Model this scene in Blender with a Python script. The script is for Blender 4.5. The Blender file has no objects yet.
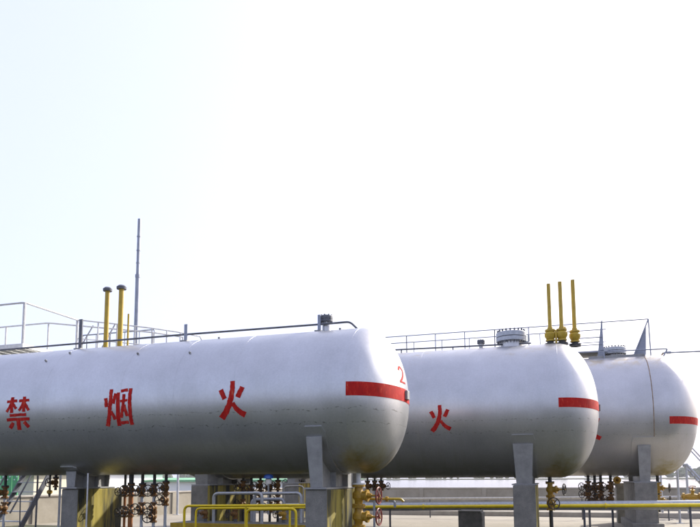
import bpy, math, random
from mathutils import Vector, Matrix
random.seed(7)
PI = math.pi
R_ = math.radians
S = bpy.context.scene
COL = S.collection

# ------------------------------------------------------------------ camera
EYE = Vector((0, 0, 1.9))
FPX, PX, PY = 650.36, 350.0, 410.14          # focal length and principal point, in photo pixels
RT = Vector((0.9554, 0.2952, -0.0045)).normalized()
FW = Vector((-0.2931, 0.9504, 0.1040)).normalized()
UP = RT.cross(FW).normalized()
RT = FW.cross(UP).normalized()
cam = bpy.data.cameras.new('camera')
cam.sensor_width = 36.0
cam.lens = FPX / 700.0 * 36.0
cam.shift_y = (PY - 263.5) / 700.0
cam.clip_start = 0.1
cam.clip_end = 6000
co = bpy.data.objects.new('camera', cam)
COL.objects.link(co)
M = Matrix((RT, UP, -FW)).transposed().to_4x4()
M.translation = EYE
co.matrix_world = M
S.camera = co

# ------------------------------------------------------------------ light
SUN_AZ = 58.0      # degrees from +X towards +Y
SUN_EL = 33.0
sdir = Vector((math.cos(R_(SUN_EL)) * math.cos(R_(SUN_AZ)), math.cos(R_(SUN_EL)) * math.sin(R_(SUN_AZ)), math.sin(R_(SUN_EL))))
W = bpy.data.worlds.new('World')
S.world = W
W.use_nodes = True
nt = W.node_tree
nt.nodes.clear()
wo = nt.nodes.new('ShaderNodeOutputWorld')
bg = nt.nodes.new('ShaderNodeBackground')
sky = nt.nodes.new('ShaderNodeTexSky')
sky.sky_type = 'NISHITA'
sky.sun_disc = False
sky.sun_elevation = R_(SUN_EL)
sky.sun_rotation = R_(90.0 - SUN_AZ)
sky.air_density = 1.0
sky.dust_density = 6.0
sky.ozone_density = 1.5
bg.inputs['Strength'].default_value = 0.12
hz = nt.nodes.new('ShaderNodeMix')           # thin bright overcast spread evenly over the whole sky
hz.data_type = 'RGBA'
hz.inputs[0].default_value = 0.50
hz.inputs[7].default_value = (5.5, 5.75, 8.0, 1)
nt.links.new(sky.outputs[0], hz.inputs[6])
nt.links.new(hz.outputs[2], bg.inputs['Color'])
nt.links.new(bg.outputs[0], wo.inputs['Surface'])
sl = bpy.data.lights.new('sun', 'SUN')
sl.energy = 3.8
sl.angle = R_(0.6)
sl.color = (1.0, 0.95, 0.86)
so = bpy.data.objects.new('sun', sl)
COL.objects.link(so)
so.rotation_euler = sdir.to_track_quat('Z', 'Y').to_euler()
so.location = (40, 60, 60)
S.view_settings.view_transform = 'Standard'
S.view_settings.look = 'None'
S.view_settings.gamma = 1.0
S.view_settings.use_curve_mapping = False
S.view_settings.exposure = 1.0

# ------------------------------------------------------------------ helpers: picture to place
def ray(px, py):
    return FW + RT * ((px - PX) / FPX) - UP * ((py - PY) / FPX)
def atY(px, py, Y):
    d = ray(px, py)
    return EYE + d * (Y / d.y)
def atZ(px, py, Z):
    d = ray(px, py)
    return EYE + d * ((Z - EYE.z) / d.z)
def xat(px, Y):
    return atY(px, 478.0, Y).x

# ------------------------------------------------------------------ materials
def mat(name):
    m = bpy.data.materials.new(name)
    m.use_nodes = True
    n = m.node_tree
    b = n.nodes['Principled BSDF']
    return m, n, b
def N(n, t, **kw):
    o = n.nodes.new(t)
    for k, v in kw.items():
        setattr(o, k, v)
    return o
def noise(n, scale, detail=6, rough=.6, coord=None, stretch=None, dist=0.0):
    t = N(n, 'ShaderNodeTexNoise')
    t.inputs['Scale'].default_value = scale
    t.inputs['Detail'].default_value = detail
    t.inputs['Roughness'].default_value = rough
    t.inputs['Distortion'].default_value = dist
    if coord is None:
        coord = N(n, 'ShaderNodeTexCoord').outputs['Object']
    if stretch:
        mp = N(n, 'ShaderNodeMapping')
        mp.inputs['Scale'].default_value = stretch
        n.links.new(coord, mp.inputs['Vector'])
        coord = mp.outputs[0]
    n.links.new(coord, t.inputs['Vector'])
    return t.outputs['Fac']
def ramp(n, fac, stops):
    r = N(n, 'ShaderNodeValToRGB')
    e = r.color_ramp.elements
    while len(e) < len(stops):
        e.new(0.5)
    for el, (p, c) in zip(e, stops):
        el.position = p
        el.color = (c[0], c[1], c[2], 1) if isinstance(c, tuple) else (c, c, c, 1)
    n.links.new(fac, r.inputs['Fac'])
    return r.outputs['Color']
def mix(n, fac, a, b, kind='MIX'):
    m = N(n, 'ShaderNodeMix', data_type='RGBA', blend_type=kind)
    for sock, v in ((m.inputs[0], fac), (m.inputs[6], a), (m.inputs[7], b)):
        if hasattr(v, 'links') or hasattr(v, 'is_linked'):
            n.links.new(v, sock)
        elif isinstance(v, tuple):
            sock.default_value = (v[0], v[1], v[2], 1)
        else:
            sock.default_value = v
    return m.outputs[2]
def math_(n, op, a, b=None, c=None, clamp=False):
    m = N(n, 'ShaderNodeMath', operation=op, use_clamp=clamp)
    for i, v in enumerate((a, b, c)):
        if v is None:
            continue
        if hasattr(v, 'is_linked'):
            n.links.new(v, m.inputs[i])
        else:
            m.inputs[i].default_value = v
    return m.outputs[0]
def bump(n, b, h, strength=.2, dist=.01):
    bp = N(n, 'ShaderNodeBump')
    bp.inputs['Strength'].default_value = strength
    bp.inputs['Distance'].default_value = dist
    n.links.new(h, bp.inputs['Height'])
    n.links.new(bp.outputs[0], b.inputs['Normal'])
def simple(name, c1, c2, rough=.5, metal=0.0, scale=8.0, bmp=.0, stretch=None):
    m, n, b = mat(name)
    f = noise(n, scale, 6, .65, stretch=stretch)
    n.links.new(ramp(n, f, [(.35, c1), (.68, c2)]), b.inputs['Base Color'])
    f2 = noise(n, scale * 3, 4, .6)
    n.links.new(math_(n, 'MULTIPLY_ADD', f2, .3, rough - .15), b.inputs['Roughness'])
    b.inputs['Metallic'].default_value = metal
    if bmp:
        bump(n, b, f2, bmp, .01)
    return m

def silver(name, Rr, ochre_x, dull=0.0, rust=0.0):
    """aluminium paint on a tank; object space = tank frame, x along the axis, z up from the axis"""
    m, n, b = mat(name)
    tc = N(n, 'ShaderNodeTexCoord').outputs['Object']
    sep = N(n, 'ShaderNodeSeparateXYZ')
    n.links.new(tc, sep.inputs[0])
    x, y, z = sep.outputs
    base = ramp(n, noise(n, .8, 8, .62, tc), [(.3, (.45, .455 - .02 * dull, .465 - .03 * dull)), (.7, (.58, .585 - .03 * dull, .60 - .05 * dull))])
    fine = ramp(n, noise(n, 26, 5, .7, tc), [(.35, .89), (.7, 1.0)])
    base = mix(n, 1.0, base, fine, 'MULTIPLY')
    # rain streaks running down the side
    st = noise(n, 1.0, 6, .6, tc, stretch=(7.0, .5, .5))
    st = ramp(n, st, [(.50, 0.0), (.78, .55)])
    below = math_(n, 'MULTIPLY_ADD', z, -.5 / Rr, .45, True)
    stm = math_(n, 'MULTIPLY', st, below)
    base = mix(n, stm, base, (.42, .42, .39))
    # wandering tide marks of old dirt
    def tide(z0, amp, sc, seed):
        w = N(n, 'ShaderNodeTexNoise', noise_dimensions='1D')
        w.inputs['Scale'].default_value = sc
        w.inputs['Detail'].default_value = 6
        w.inputs['Roughness'].default_value = .62
        n.links.new(math_(n, 'ADD', x, seed), w.inputs['W'])
        lv = math_(n, 'MULTIPLY_ADD', w.outputs['Fac'], amp, z0 - amp * .5)
        d = math_(n, 'ABSOLUTE', math_(n, 'SUBTRACT', z, lv))
        th = N(n, 'ShaderNodeTexNoise', noise_dimensions='1D')
        th.inputs['Scale'].default_value = 13.0
        th.inputs['Detail'].default_value = 4
        n.links.new(math_(n, 'ADD', x, seed + 31.7), th.inputs['W'])
        wd = math_(n, 'MULTIPLY_ADD', th.outputs['Fac'], .050, -.0205)
        on = math_(n, 'SUBTRACT', wd, d)
        return math_(n, 'MULTIPLY', on, 160.0, clamp=True)
    t = math_(n, 'MAXIMUM', tide(-.20 * Rr, .20, 2.3, 3.1), tide(-.37 * Rr, .24, 1.9, 11.9))
    base = mix(n, math_(n, 'MULTIPLY', t, .62 - .4 * dull), base, (.15, .15, .13))
    # ochre stain round the drain nozzle and patchy olive belly grime, painting in underside shade
    dx = math_(n, 'SUBTRACT', x, ochre_x)
    d2 = math_(n, 'SQRT', math_(n, 'ADD', math_(n, 'MULTIPLY', dx, dx), math_(n, 'MULTIPLY', math_(n, 'ADD', z, Rr), math_(n, 'ADD', z, Rr))))
    gn = noise(n, 3.2, 6, .65, tc)
    och = math_(n, 'SUBTRACT', math_(n, 'MULTIPLY_ADD', gn, 1.1, .12), math_(n, 'DIVIDE', d2, .85), clamp=True)
    base = mix(n, math_(n, 'MULTIPLY', och, 1.5, clamp=True), base, (.30, .24, .05))
    shade_grime = math_(n, 'MULTIPLY', math_(n, 'MULTIPLY_ADD', z, -1.6 / Rr, -.95, True), ramp(n, gn, [(.3, .2), (.65, 1.0)]))
    base = mix(n, math_(n, 'MULTIPLY', shade_grime, .75), base, (.17, .16, .055))
    if rust:
        rn = noise(n, 2.4, 8, .7, tc)
        top = math_(n, 'MULTIPLY_ADD', z, 4.0 / Rr, -2.6, True)
        rm = math_(n, 'MULTIPLY', top, ramp(n, rn, [(.46 + .1 * (1 - rust), 0.0), (.62 + .1 * (1 - rust), 1.0)]))
        base = mix(n, math_(n, 'MULTIPLY', rm, .8), base, (.42, .34, .20))
    n.links.new(base, b.inputs['Base Color'])
    b.inputs['Metallic'].default_value = .72 - .30 * dull
    rg = math_(n, 'MULTIPLY_ADD', noise(n, 2.0, 5, .6, tc), .16, .27 + .12 * dull)
    rg = math_(n, 'ADD', rg, math_(n, 'MULTIPLY', math_(n, 'MAXIMUM', och, stm), .25))
    n.links.new(rg, b.inputs['Roughness'])
    bump(n, b, noise(n, 1.1, 3, .5, tc), .10, .05)
    return m

def concrete(name, ochre=True):
    m, n, b = mat(name)
    tc = N(n, 'ShaderNodeTexCoord').outputs['Object']
    base = ramp(n, noise(n, 3.0, 8, .65, tc), [(.3, (.14, .135, .12)), (.7, (.27, .26, .23))])
    sp = ramp(n, noise(n, 45, 4, .7, tc), [(.35, .75), (.65, 1.0)])
    base = mix(n, 1.0, base, sp, 'MULTIPLY')
    if ochre:
        # lichen-yellow wash with black runs on the faces turned to the sun side
        g = N(n, 'ShaderNodeNewGeometry')
        sx = N(n, 'ShaderNodeSeparateXYZ')
        n.links.new(g.outputs['Normal'], sx.inputs[0])
        side = math_(n, 'MULTIPLY_ADD', sx.outputs['X'], 4.0, -2.2, True)
        runs = noise(n, 1.0, 6, .6, tc, stretch=(6, 4.5, .45))
        ycol = ramp(n, runs, [(.43, (.022, .023, .010)), (.51, (.20, .16, .02)), (.60, (.34, .27, .035)), (.74, (.40, .33, .08))])
        base = mix(n, math_(n, 'MULTIPLY', side, .92), base, ycol)
    n.links.new(base, b.inputs['Base Color'])
    b.inputs['Roughness'].default_value = .9
    bump(n, b, noise(n, 30, 6, .7, tc), .35, .012)
    return m

def ground_mat():
    m, n, b = mat('concrete_yard')
    tc = N(n, 'ShaderNodeTexCoord').outputs['Object']
    base = ramp(n, noise(n, .22, 9, .62, tc), [(.3, (.215, .19, .145)), (.7, (.30, .27, .215))])
    fine = ramp(n, noise(n, 9, 7, .7, tc), [(.3, .78), (.7, 1.0)])
    base = mix(n, 1.0, base, fine, 'MULTIPLY')
    st = ramp(n, noise(n, .6, 6, .7, tc, dist=1.0), [(.52, 0.0), (.66, .5)])
    base = mix(n, st, base, (.13, .115, .085))
    n.links.new(base, b.inputs['Base Color'])
    b.inputs['Roughness'].default_value = .88
    bump(n, b, noise(n, 20, 6, .7, tc), .3, .01)
    return m
def grass_mat():
    m, n, b = mat('rough_grass')
    tc = N(n, 'ShaderNodeTexCoord').outputs['Object']
    base = ramp(n, noise(n, .7, 9, .7, tc), [(.3, (.018, .024, .008)), (.55, (.038, .046, .014)), (.75, (.07, .065, .03))])
    n.links.new(base, b.inputs['Base Color'])
    b.inputs['Roughness'].default_value = .95
    bump(n, b, noise(n, 14, 6, .8, tc), .8, .06)
    return m

def red_paint(name, wear):
    m, n, b = mat(name)
    tc = N(n, 'ShaderNodeTexCoord').outputs['Object']
    w = noise(n, 5.0, 8, .75, tc, stretch=(3.5, 1.0, 1.0))
    col = ramp(n, w, [(.34, (.28, .005, .004)), (.55, (.46, .010, .007)), (.55 + wear, (.52, .09, .04)), (.62 + wear, (.50, .30, .24))])
    n.links.new(col, b.inputs['Base Color'])
    b.inputs['Roughness'].default_value = .75
    b.inputs['Specular IOR Level'].default_value = .15
    return m

GALV = simple('galvanised_pipe', (.34, .36, .39), (.46, .48, .51), .5, .55, 14)
RAILW = simple('pale_grey_rail_paint', (.42, .42, .42), (.58, .57, .55), .55, .1, 10)
DARKP = simple('dark_grey_pipe_paint', (.075, .08, .095), (.12, .125, .14), .5, .2, 9)
BLACK = simple('black_pipe_paint', (.012, .012, .013), (.03, .028, .026), .5, 0, 12)
YELL = simple('yellow_pipe_paint', (.36, .235, .012), (.50, .34, .018), .45, 0, 6, .1)
YELLB = simple('bright_yellow_pipe_paint', (.74, .55, .004), (.86, .66, .008), .4, 0, 5, .05)
OCHRE = simple('ochre_valve_paint', (.28, .155, .008), (.42, .25, .012), .5, .0, 22, .3)
BROWN = simple('rusty_brown_valve_paint', (.10, .04, .010), (.25, .12, .018), .6, .1, 26, .3)
REDW = simple('red_handwheel_paint', (.13, .018, .013), (.22, .04, .03), .5, 0, 22)
DKW = simple('dark_handwheel_iron', (.02, .017, .015), (.05, .04, .03), .55, .2, 22)
STEELG = simple('grey_saddle_paint', (.22, .22, .215), (.31, .31, .30), .55, .15, 5, .05)
PLASTER = simple('beige_wall_plaster', (.25, .225, .175), (.33, .30, .24), .9, 0, 1.3, .2)
COPING = simple('pale_coping_cement', (.30, .275, .235), (.40, .37, .32), .9, 0, 2.0, .1)
WHITEW = simple('white_shed_wall', (.80, .80, .80), (.86, .86, .86), .8, 0, .3)
GREENR = simple('green_eave_paint', (.12, .30, .16), (.19, .40, .22), .6, 0, 1.0)
GREENP = simple('green_sheet_paint', (.05, .28, .10), (.10, .40, .17), .6, 0, 1.4)
CREAM = simple('cream_wall', (.55, .50, .38), (.66, .61, .48), .8, 0, .8)
BLUEG = simple('blue_grey_sheet', (.36, .42, .50), (.46, .52, .60), .6, .1, .8)
GLASS = simple('dark_window_glass', (.03, .04, .05), (.06, .07, .09), .15, 0, 3)
BLUEC = simple('blue_plastic', (.02, .09, .42), (.03, .13, .55), .4, 0, 5)
WHITEP = simple('white_enamel', (.62, .63, .64), (.78, .78, .78), .4, 0, 8)
RUSTY = simple('rusty_weld_line', (.20, .13, .075), (.36, .28, .20), .8, .1, 7)
STREAKR = simple('rust_orange_pipe', (.24, .07, .015), (.36, .13, .02), .65, 0, 12)
GRATE = simple('pale_grating_paint', (.50, .50, .48), (.66, .65, .62), .6, .1, 9)
CONC = concrete('weathered_concrete')
CONCG = concrete('plain_grey_concrete', False)
RED1 = red_paint('brushed_red_paint', .10)
RED2 = red_paint('solid_red_paint', .22)
MAST = simple('mast_grey_paint', (.23, .25, .31), (.30, .33, .39), .5, .3, 2)

# ------------------------------------------------------------------ mesh builder
class MB:
    def __init__(s):
        s.v = []
        s.f = []
    def box(s, a, b):
        (x0, y0, z0), (x1, y1, z1) = a, b
        o = len(s.v)
        s.v += [(x0, y0, z0), (x1, y0, z0), (x1, y1, z0), (x0, y1, z0), (x0, y0, z1), (x1, y0, z1), (x1, y1, z1), (x0, y1, z1)]
        s.f += [[o + i for i in q] for q in ((3, 2, 1, 0), (4, 5, 6, 7), (0, 1, 5, 4), (1, 2, 6, 5), (2, 3, 7, 6), (3, 0, 4, 7))]
        return s
    def prism(s, pts, d):
        """closed prism: polygon pts (Vectors) swept by vector d"""
        o = len(s.v)
        n = len(pts)
        d = Vector(d)
        s.v += [tuple(p) for p in pts] + [tuple(Vector(p) + d) for p in pts]
        s.f += [list(range(o + n - 1, o - 1, -1)), list(range(o + n, o + 2 * n))]
        s.f += [[o + i, o + (i + 1) % n, o + n + (i + 1) % n, o + n + i] for i in range(n)]
        return s
    def tube(s, pts, r, seg=10, cap=True, closed=False):
        pts = [Vector(p) for p in pts]
        n = len(pts)
        rr = r if isinstance(r, (list, tuple)) else [r] * n
        o = len(s.v)
        prev = None
        for i, p in enumerate(pts):
            if closed:
                t = (pts[(i + 1) % n] - pts[i - 1]).normalized()
            else:
                t = (pts[min(i + 1, n - 1)] - pts[max(i - 1, 0)]).normalized()
            if prev is None:
                a = Vector((0, 0, 1)) if abs(t.z) < .9 else Vector((1, 0, 0))
                u = t.cross(a).normalized()
            else:
                u = (prev - t * prev.dot(t)).normalized()
            prev = u
            w = t.cross(u)
            for k in range(seg):
                an = 2 * PI * k / seg
                s.v.append(tuple(p + (u * math.cos(an) + w * math.sin(an)) * rr[i]))
        m = n if closed else n - 1
        for i in range(m):
            for k in range(seg):
                a = o + i * seg + k
                b = o + i * seg + (k + 1) % seg
                c = o + ((i + 1) % n) * seg + (k + 1) % seg
                d = o + ((i + 1) % n) * seg + k
                s.f.append([a, b, c, d])
        if cap and not closed:
            s.f.append(list(range(o + seg - 1, o - 1, -1)))
            s.f.append(list(range(o + (n - 1) * seg, o + n * seg)))
        return s
    def lathe(s, prof, p0, axis, seg=16):
        """prof: (distance along axis, radius)"""
        p0 = Vector(p0)
        ax = Vector(axis).normalized()
        pts = [p0 + ax * t for t, _ in prof]
        a = Vector((0, 0, 1)) if abs(ax.z) < .9 else Vector((1, 0, 0))
        u = ax.cross(a).normalized()
        w = ax.cross(u)
        o = len(s.v)
        for p, (_, r) in zip(pts, prof):
            for k in range(seg):
                an = 2 * PI * k / seg
                s.v.append(tuple(p + (u * math.cos(an) + w * math.sin(an)) * max(r, 1e-4)))
        for i in range(len(prof) - 1):
            for k in range(seg):
                a1 = o + i * seg + k
                b1 = o + i * seg + (k + 1) % seg
                s.f.append([a1, b1, b1 + seg, a1 + seg])
        s.f.append(list(range(o + seg - 1, o - 1, -1)))
        e = o + (len(prof) - 1) * seg
        s.f.append(list(range(e, e + seg)))
        return s
    def torus(s, c, axis, R, r, seg=24, rs=8):
        c = Vector(c)
        ax = Vector(axis).normalized()
        a = Vector((0, 0, 1)) if abs(ax.z) < .9 else Vector((1, 0, 0))
        u = ax.cross(a).normalized()
        w = ax.cross(u)
        return s.tube([c + (u * math.cos(2 * PI * k / seg) + w * math.sin(2 * PI * k / seg)) * R for k in range(seg)], r, rs, closed=True)
    def build(s, name, material, parent=None, smooth=True, sharp=35, bevel=0):
        me = bpy.data.meshes.new(name)
        me.from_pydata(s.v, [], s.f)
        me.update()
        me.materials.append(material)
        if smooth:
            me.shade_smooth()
            me.set_sharp_from_angle(angle=R_(sharp))
        o = bpy.data.objects.new(name, me)
        COL.objects.link(o)
        if parent is not None:
            o.parent = parent
        if bevel:
            md = o.modifiers.new('bevel', 'BEVEL')
            md.width = bevel
            md.segments = 2
            md.limit_method = 'ANGLE'
        return o
def tag(o, label=None, cat=None, group=None, kind=None):
    if label: o['label'] = label
    if cat: o['category'] = cat
    if group: o['group'] = group
    if kind: o['kind'] = kind
    return o
def thing(name, label, cat, loc=(0, 0, 0), group=None):
    o = bpy.data.objects.new(name, None)
    o.empty_display_size = .2
    COL.objects.link(o)
    o.location = loc
    return tag(o, label, cat, group)
def bend(pts, r, n=6):
    """round the inner corners of a polyline"""
    pts = [Vector(p) for p in pts]
    out = [pts[0]]
    for i in range(1, len(pts) - 1):
        a = (pts[i - 1] - pts[i])
        b = (pts[i + 1] - pts[i])
        rr = min(r, a.length * .49, b.length * .49)
        p0 = pts[i] + a.normalized() * rr
        p2 = pts[i] + b.normalized() * rr
        for k in range(n + 1):
            t = k / n
            out.append(p0 * (1 - t) ** 2 + pts[i] * 2 * t * (1 - t) + p2 * t * t)
    out.append(pts[-1])
    return out

# ------------------------------------------------------------------ ground and setting
def sheet(name, x0, x1, y0, y1, z, m, th=.3):
    o = MB().box((x0, y0, z - th), (x1, y1, z)).build(name, m, smooth=False)
    return tag(o, kind='structure')
def big_ground():
    g = MB()
    g.v = [(-900, -600, 0), (900, -600, 0), (900, 1500, 0), (-900, 1500, 0)]
    g.f = [[0, 1, 2, 3]]
    return tag(g.build('ground', grass_mat(), smooth=False), kind='structure')
big_ground()
YARD = ground_mat()
sheet('yard_pavement', -21.8, 24.0, 22.0, 44.0, .05, YARD)
sheet('added_dark_bed', -30.0, 24.0, 8.6, 21.99, .045, simple('added_dark_gravel', (.018, .021, .006), (.045, .048, .018), .95, 0, 3.0, .8))  # unseen dark ground, added so the tank bellies reflect dark
sheet('access_road', -60.0, 60.0, 47.0, 54.0, .02, simple('road_cement', (.28, .27, .25), (.38, .36, .33), .9, 0, .5))

# low kerb that rings the tank bay
def kerb(name, label, pts, w=.18, h=.22):
    m = MB()
    (x0, y0), (x1, y1) = pts
    d = Vector((x1 - x0, y1 - y0, 0)).normalized()
    nrm = Vector((-d.y, d.x, 0)) * w / 2
    a, b = Vector((x0, y0, .051)), Vector((x1, y1, .051))
    m.prism([a - nrm, b - nrm, b + nrm, a + nrm][::1], (0, 0, h))
    o = m.build(name, COPING, smooth=False, bevel=.02)
    return tag(o, label, 'kerb')
kerb('concrete_kerb', 'low pale concrete kerb on the yard beyond the last tank', ((-16.5, 32.5), (20.0, 32.5)))
kerb('concrete_kerb', 'low pale concrete kerb running along the foot of the rear wall', ((-16.5, 39.5), (20.0, 39.5)), .22, .28)

# boundary wall : side run and rear run
def wall(name, label, p0, p1, h, t=.24):
    root = thing(name, label, 'wall', (p0[0], p0[1], 0), 'beige boundary walls')
    d = Vector((p1[0] - p0[0], p1[1] - p0[1], 0))
    L = d.length
    root.rotation_euler.z = math.atan2(d.y, d.x)
    MB().box((0, -t / 2, 0), (L, t / 2, h)).build('wall_face', PLASTER, root, smooth=False)
    MB().box((0, -t / 2 - .05, h), (L, t / 2 + .05, h + .08)).build('coping', COPING, root, smooth=False, bevel=.015)
    k = 0.0
    while k < L:
        MB().box((k, -t / 2 - .06, 0), (k + .3, -t / 2 + .002, h - .003)).build('pilaster', PLASTER, root, smooth=False, bevel=.01)
        k += 4.2
    return root
wall('boundary_wall', 'low beige plastered wall running back past the stair', (-22.3, 14.0), (-17.2, 44.0), 1.17)
wall('boundary_wall', 'low beige plastered wall across the back of the tank yard', (-17.06, 44.1), (60.0, 44.1), 1.17)

# ------------------------------------------------------------------ tanks
class Tank:
    pass
def ray_cyl(px, py, T):
    d = ray(px, py)
    oy, oz = -T.y, EYE.z - T.z
    a = d.y ** 2 + d.z ** 2
    b = 2 * (oy * d.y + oz * d.z)
    c = oy * oy + oz * oz - T.R ** 2
    t = (-b - math.sqrt(max(b * b - 4 * a * c, 0))) / (2 * a)
    p = EYE + d * t
    return p.x, math.atan2(p.z - T.z, -(p.y - T.y))      # angle up from the camera-side horizontal
HK = .56
def prof_head(R, n=18):
    return [(HK * R * math.sin(PI / 2 * i / n), R * math.cos(PI / 2 * i / n)) for i in range(n + 1)]

def strokes_mesh(strokes, f, bold=1.0, sub=6):
    """strokes in the unit square, each a list of (u,v,width); f maps (u,v) to a surface point"""
    m = MB()
    for st in strokes:
        pts = []
        for i in range(len(st) - 1):
            for k in range(sub):
                t = k / sub
                pts.append([st[i][j] * (1 - t) + st[i + 1][j] * t for j in range(3)])
        pts.append(list(st[-1]))
        o = len(m.v)
        asp = 1.35
        for i, (u, v, w) in enumerate(pts):
            w *= bold
            a = pts[max(i - 1, 0)]
            b = pts[min(i + 1, len(pts) - 1)]
            tx, ty = b[0] - a[0], (b[1] - a[1]) * asp
            l = math.hypot(tx, ty) or 1
            nx, ny = -ty / l, tx / l / asp
            for q in (-1, -.33, .33, 1):
                jit = random.uniform(-.010, .010) if abs(q) == 1 else 0
                m.v.append(tuple(f(u + nx * (w / 2 * q + jit), v + ny * (w / 2 * q + jit))))
        for i in range(len(pts) - 1):
            for q in range(3):
                a = o + i * 4 + q
                m.f.append([a, a + 1, a + 5, a + 4])
    return m
def curve(p, n=5):
    """quadratic bend through three (u,v) points, with start and end widths"""
    (a, b, c, w0, w1) = p
    out = []
    for i in range(n + 1):
        t = i / n
        out.append((a[0] * (1 - t) ** 2 + 2 * b[0] * t * (1 - t) + c[0] * t * t, a[1] * (1 - t) ** 2 + 2 * b[1] * t * (1 - t) + c[1] * t * t, w0 + (w1 - w0) * t))
    return out
HUO = [curve(((.47, .0), (.55, .58), (.08, .95), .16, .22)),
       curve(((.50, .56), (.62, .78), (.92, .88), .13, .21)),
       [(.07, .22, .17), (.22, .46, .17)],
       [(.83, .17, .17), (.67, .43, .17)]]
YAN = [curve(((.22, .0), (.26, .60), (.06, 1.0), .10, .12)),
       [(.04, .24, .10), (.08, .48, .10)],
       [(.40, .12, .10), (.32, .40, .09)],
       [(.24, .60, .09), (.38, .82, .11)],
       [(.50, .10, .11), (.50, 1.0, .12)],
       curve(((.93, .0), (.92, .55), (.97, .98), .10, .11)),
       [(.58, .06, .09), (.84, .04, .09)],
       [(.58, .34, .08), (.84, .32, .08)],
       curve(((.71, .15), (.71, .50), (.60, .78), .09, .09)),
       [(.72, .44, .09), (.83, .74, .10)],
       [(.58, .92, .09), (.86, .90, .09)]]
JIN = [[(.03, .14, .09), (.46, .12, .09)], [(.25, .0, .10), (.24, .48, .10)], curve(((.22, .16), (.16, .34), (.02, .44), .08, .08)), [(.27, .18, .08), (.43, .36, .09)],
       [(.54, .13, .09), (.97, .11, .09)], [(.76, .0, .10), (.75, .46, .10)], curve(((.73, .16), (.66, .34), (.55, .42), .08, .08)), [(.78, .18, .08), (.97, .42, .09)],
       [(.16, .55, .09), (.86, .54, .09)], [(.02, .68, .10), (.99, .67, .10)],
       [(.51, .67, .12), (.50, 1.0, .13)], [(.28, .77, .11), (.12, .94, .12)], [(.74, .76, .11), (.92, .92, .12)]]
TWO = [curve(((.12, .26), (.40, -.16), (.80, .18), .19, .19)) + curve(((.80, .18), (.92, .42), (.14, .93), .19, .17))[1:], [(.08, .93, .13), (.95, .92, .13)]]

def character(T, strokes, box, m, parent, bold=1.0):
    x0, y0, x1, y1 = box
    xm, ym = (x0 + x1) / 2, (y0 + y1) / 2
    X0, _ = ray_cyl(x0, ym, T)
    X1, _ = ray_cyl(x1, ym, T)
    _, a0 = ray_cyl(xm, y0, T)
    _, a1 = ray_cyl(xm, y1, T)
    def f(u, v):
        an = a0 + (a1 - a0) * v
        r = T.R + .004
        return (X0 + (X1 - X0) * u - T.ox, -r * math.cos(an), r * math.sin(an))
    return strokes_mesh(strokes, f, bold).build('painted_character', m, parent)

def saddle(T, X, w_pad, w_st, ctop, parent, wrap=24, half=.76):
    """steel saddle under the shell, X in world; frame = tank frame (axis height)"""
    R = T.R
    x = X - T.ox
    root = bpy.data.objects.new('saddle', None)
    COL.objects.link(root)
    root.parent = parent
    a0 = R_(wrap)
    # wrap pad
    m = MB()
    n = 28
    for r0, r1, hw, nm, m_ in ((R + .001, R + .026, w_pad / 2, 'wear_plate', T.silver),):
        ring = []
        for i in range(n + 1):
            an = a0 + (PI - 2 * a0) * i / n
            ring.append(an)
        for an in ring:
            c, s_ = math.cos(an), math.sin(an)
            edge = min(abs(an - a0), abs(an - (PI - a0)))
            h = hw - (.05 if edge < 1e-6 else 0)
            m.v += [(x - h, -r0 * c, -r0 * s_), (x + h, -r0 * c, -r0 * s_), (x - h, -r1 * c, -r1 * s_), (x + h, -r1 * c, -r1 * s_)]
        for i in range(n):
            a = 4 * i
            m.f += [[a + 2, a + 3, a + 7, a + 6], [a, a + 2, a + 6, a + 4], [a + 3, a + 1, a + 5, a + 7]]
        m.f += [[0, 1, 3, 2], [4 * n + 2, 4 * n + 3, 4 * n + 1, 4 * n]]
        m.build(nm, m_, root)
    zb = ctop + .035 - T.z
    # web plate between pad and base, and sloped end plates
    yb = R * half
    a1 = a0 + R_(8)
    r2 = R + .026
    ztop = -r2 * math.sin(a1)
    ytop = r2 * math.cos(a1)
    pts = []
    for i in range(17):
        an = a1 + (PI - 2 * a1) * i / 16
        pts.append(Vector((x - .02, -r2 * math.cos(an), -r2 * math.sin(an))))
    pts += [Vector((x - .02, yb, zb)), Vector((x - .02, -yb, zb))]
    MB().prism(pts, (.04, 0, 0)).build('web_plate', STEELG, root, smooth=False)
    for sgn in (-1, 1):
        y1, y0 = sgn * (ytop + .004), sgn * (yb + .004)
        ww, wb = w_st / 2, w_st / 2 * .78
        p = [Vector((x - ww, y1, ztop)), Vector((x + ww, y1, ztop)), Vector((x + wb, y0, zb)), Vector((x - wb, y0, zb))]
        MB().prism(p, (0, sgn * .03, 0)).build('end_plate', STEELG, root, smooth=False, bevel=.006)
    for yy in (-yb * .35, yb * .35):
        zz = -math.sqrt(r2 * r2 - yy * yy)
        if zz - zb > .05:
            MB().box((x + .02, yy - .012, zb), (x + w_st * .42, yy + .012, zz)).build('rib', STEELG, root, smooth=False)
    MB().box((x - w_pad * .5, -yb - .1, ctop - T.z + .003), (x + w_pad * .5, yb + .1, zb)).build('base_plate', STEELG, root, smooth=False, bevel=.006)
    return root

def pier(label, X, y0, y1, w, top, group):
    root = thing('concrete_pier', label, 'pier', (X, y0, .051), group)
    h = top - .051
    MB().box((-w / 2, 0, 0), (w / 2, y1 - y0, h)).build('shaft', CONC, root, smooth=False, bevel=.02)
    MB().box((-w / 2 - .14, -.14, 0), (w / 2 + .14, y1 - y0 + .14, .28)).build('footing', CONCG, root, smooth=False, bevel=.02)
    return root

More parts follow.
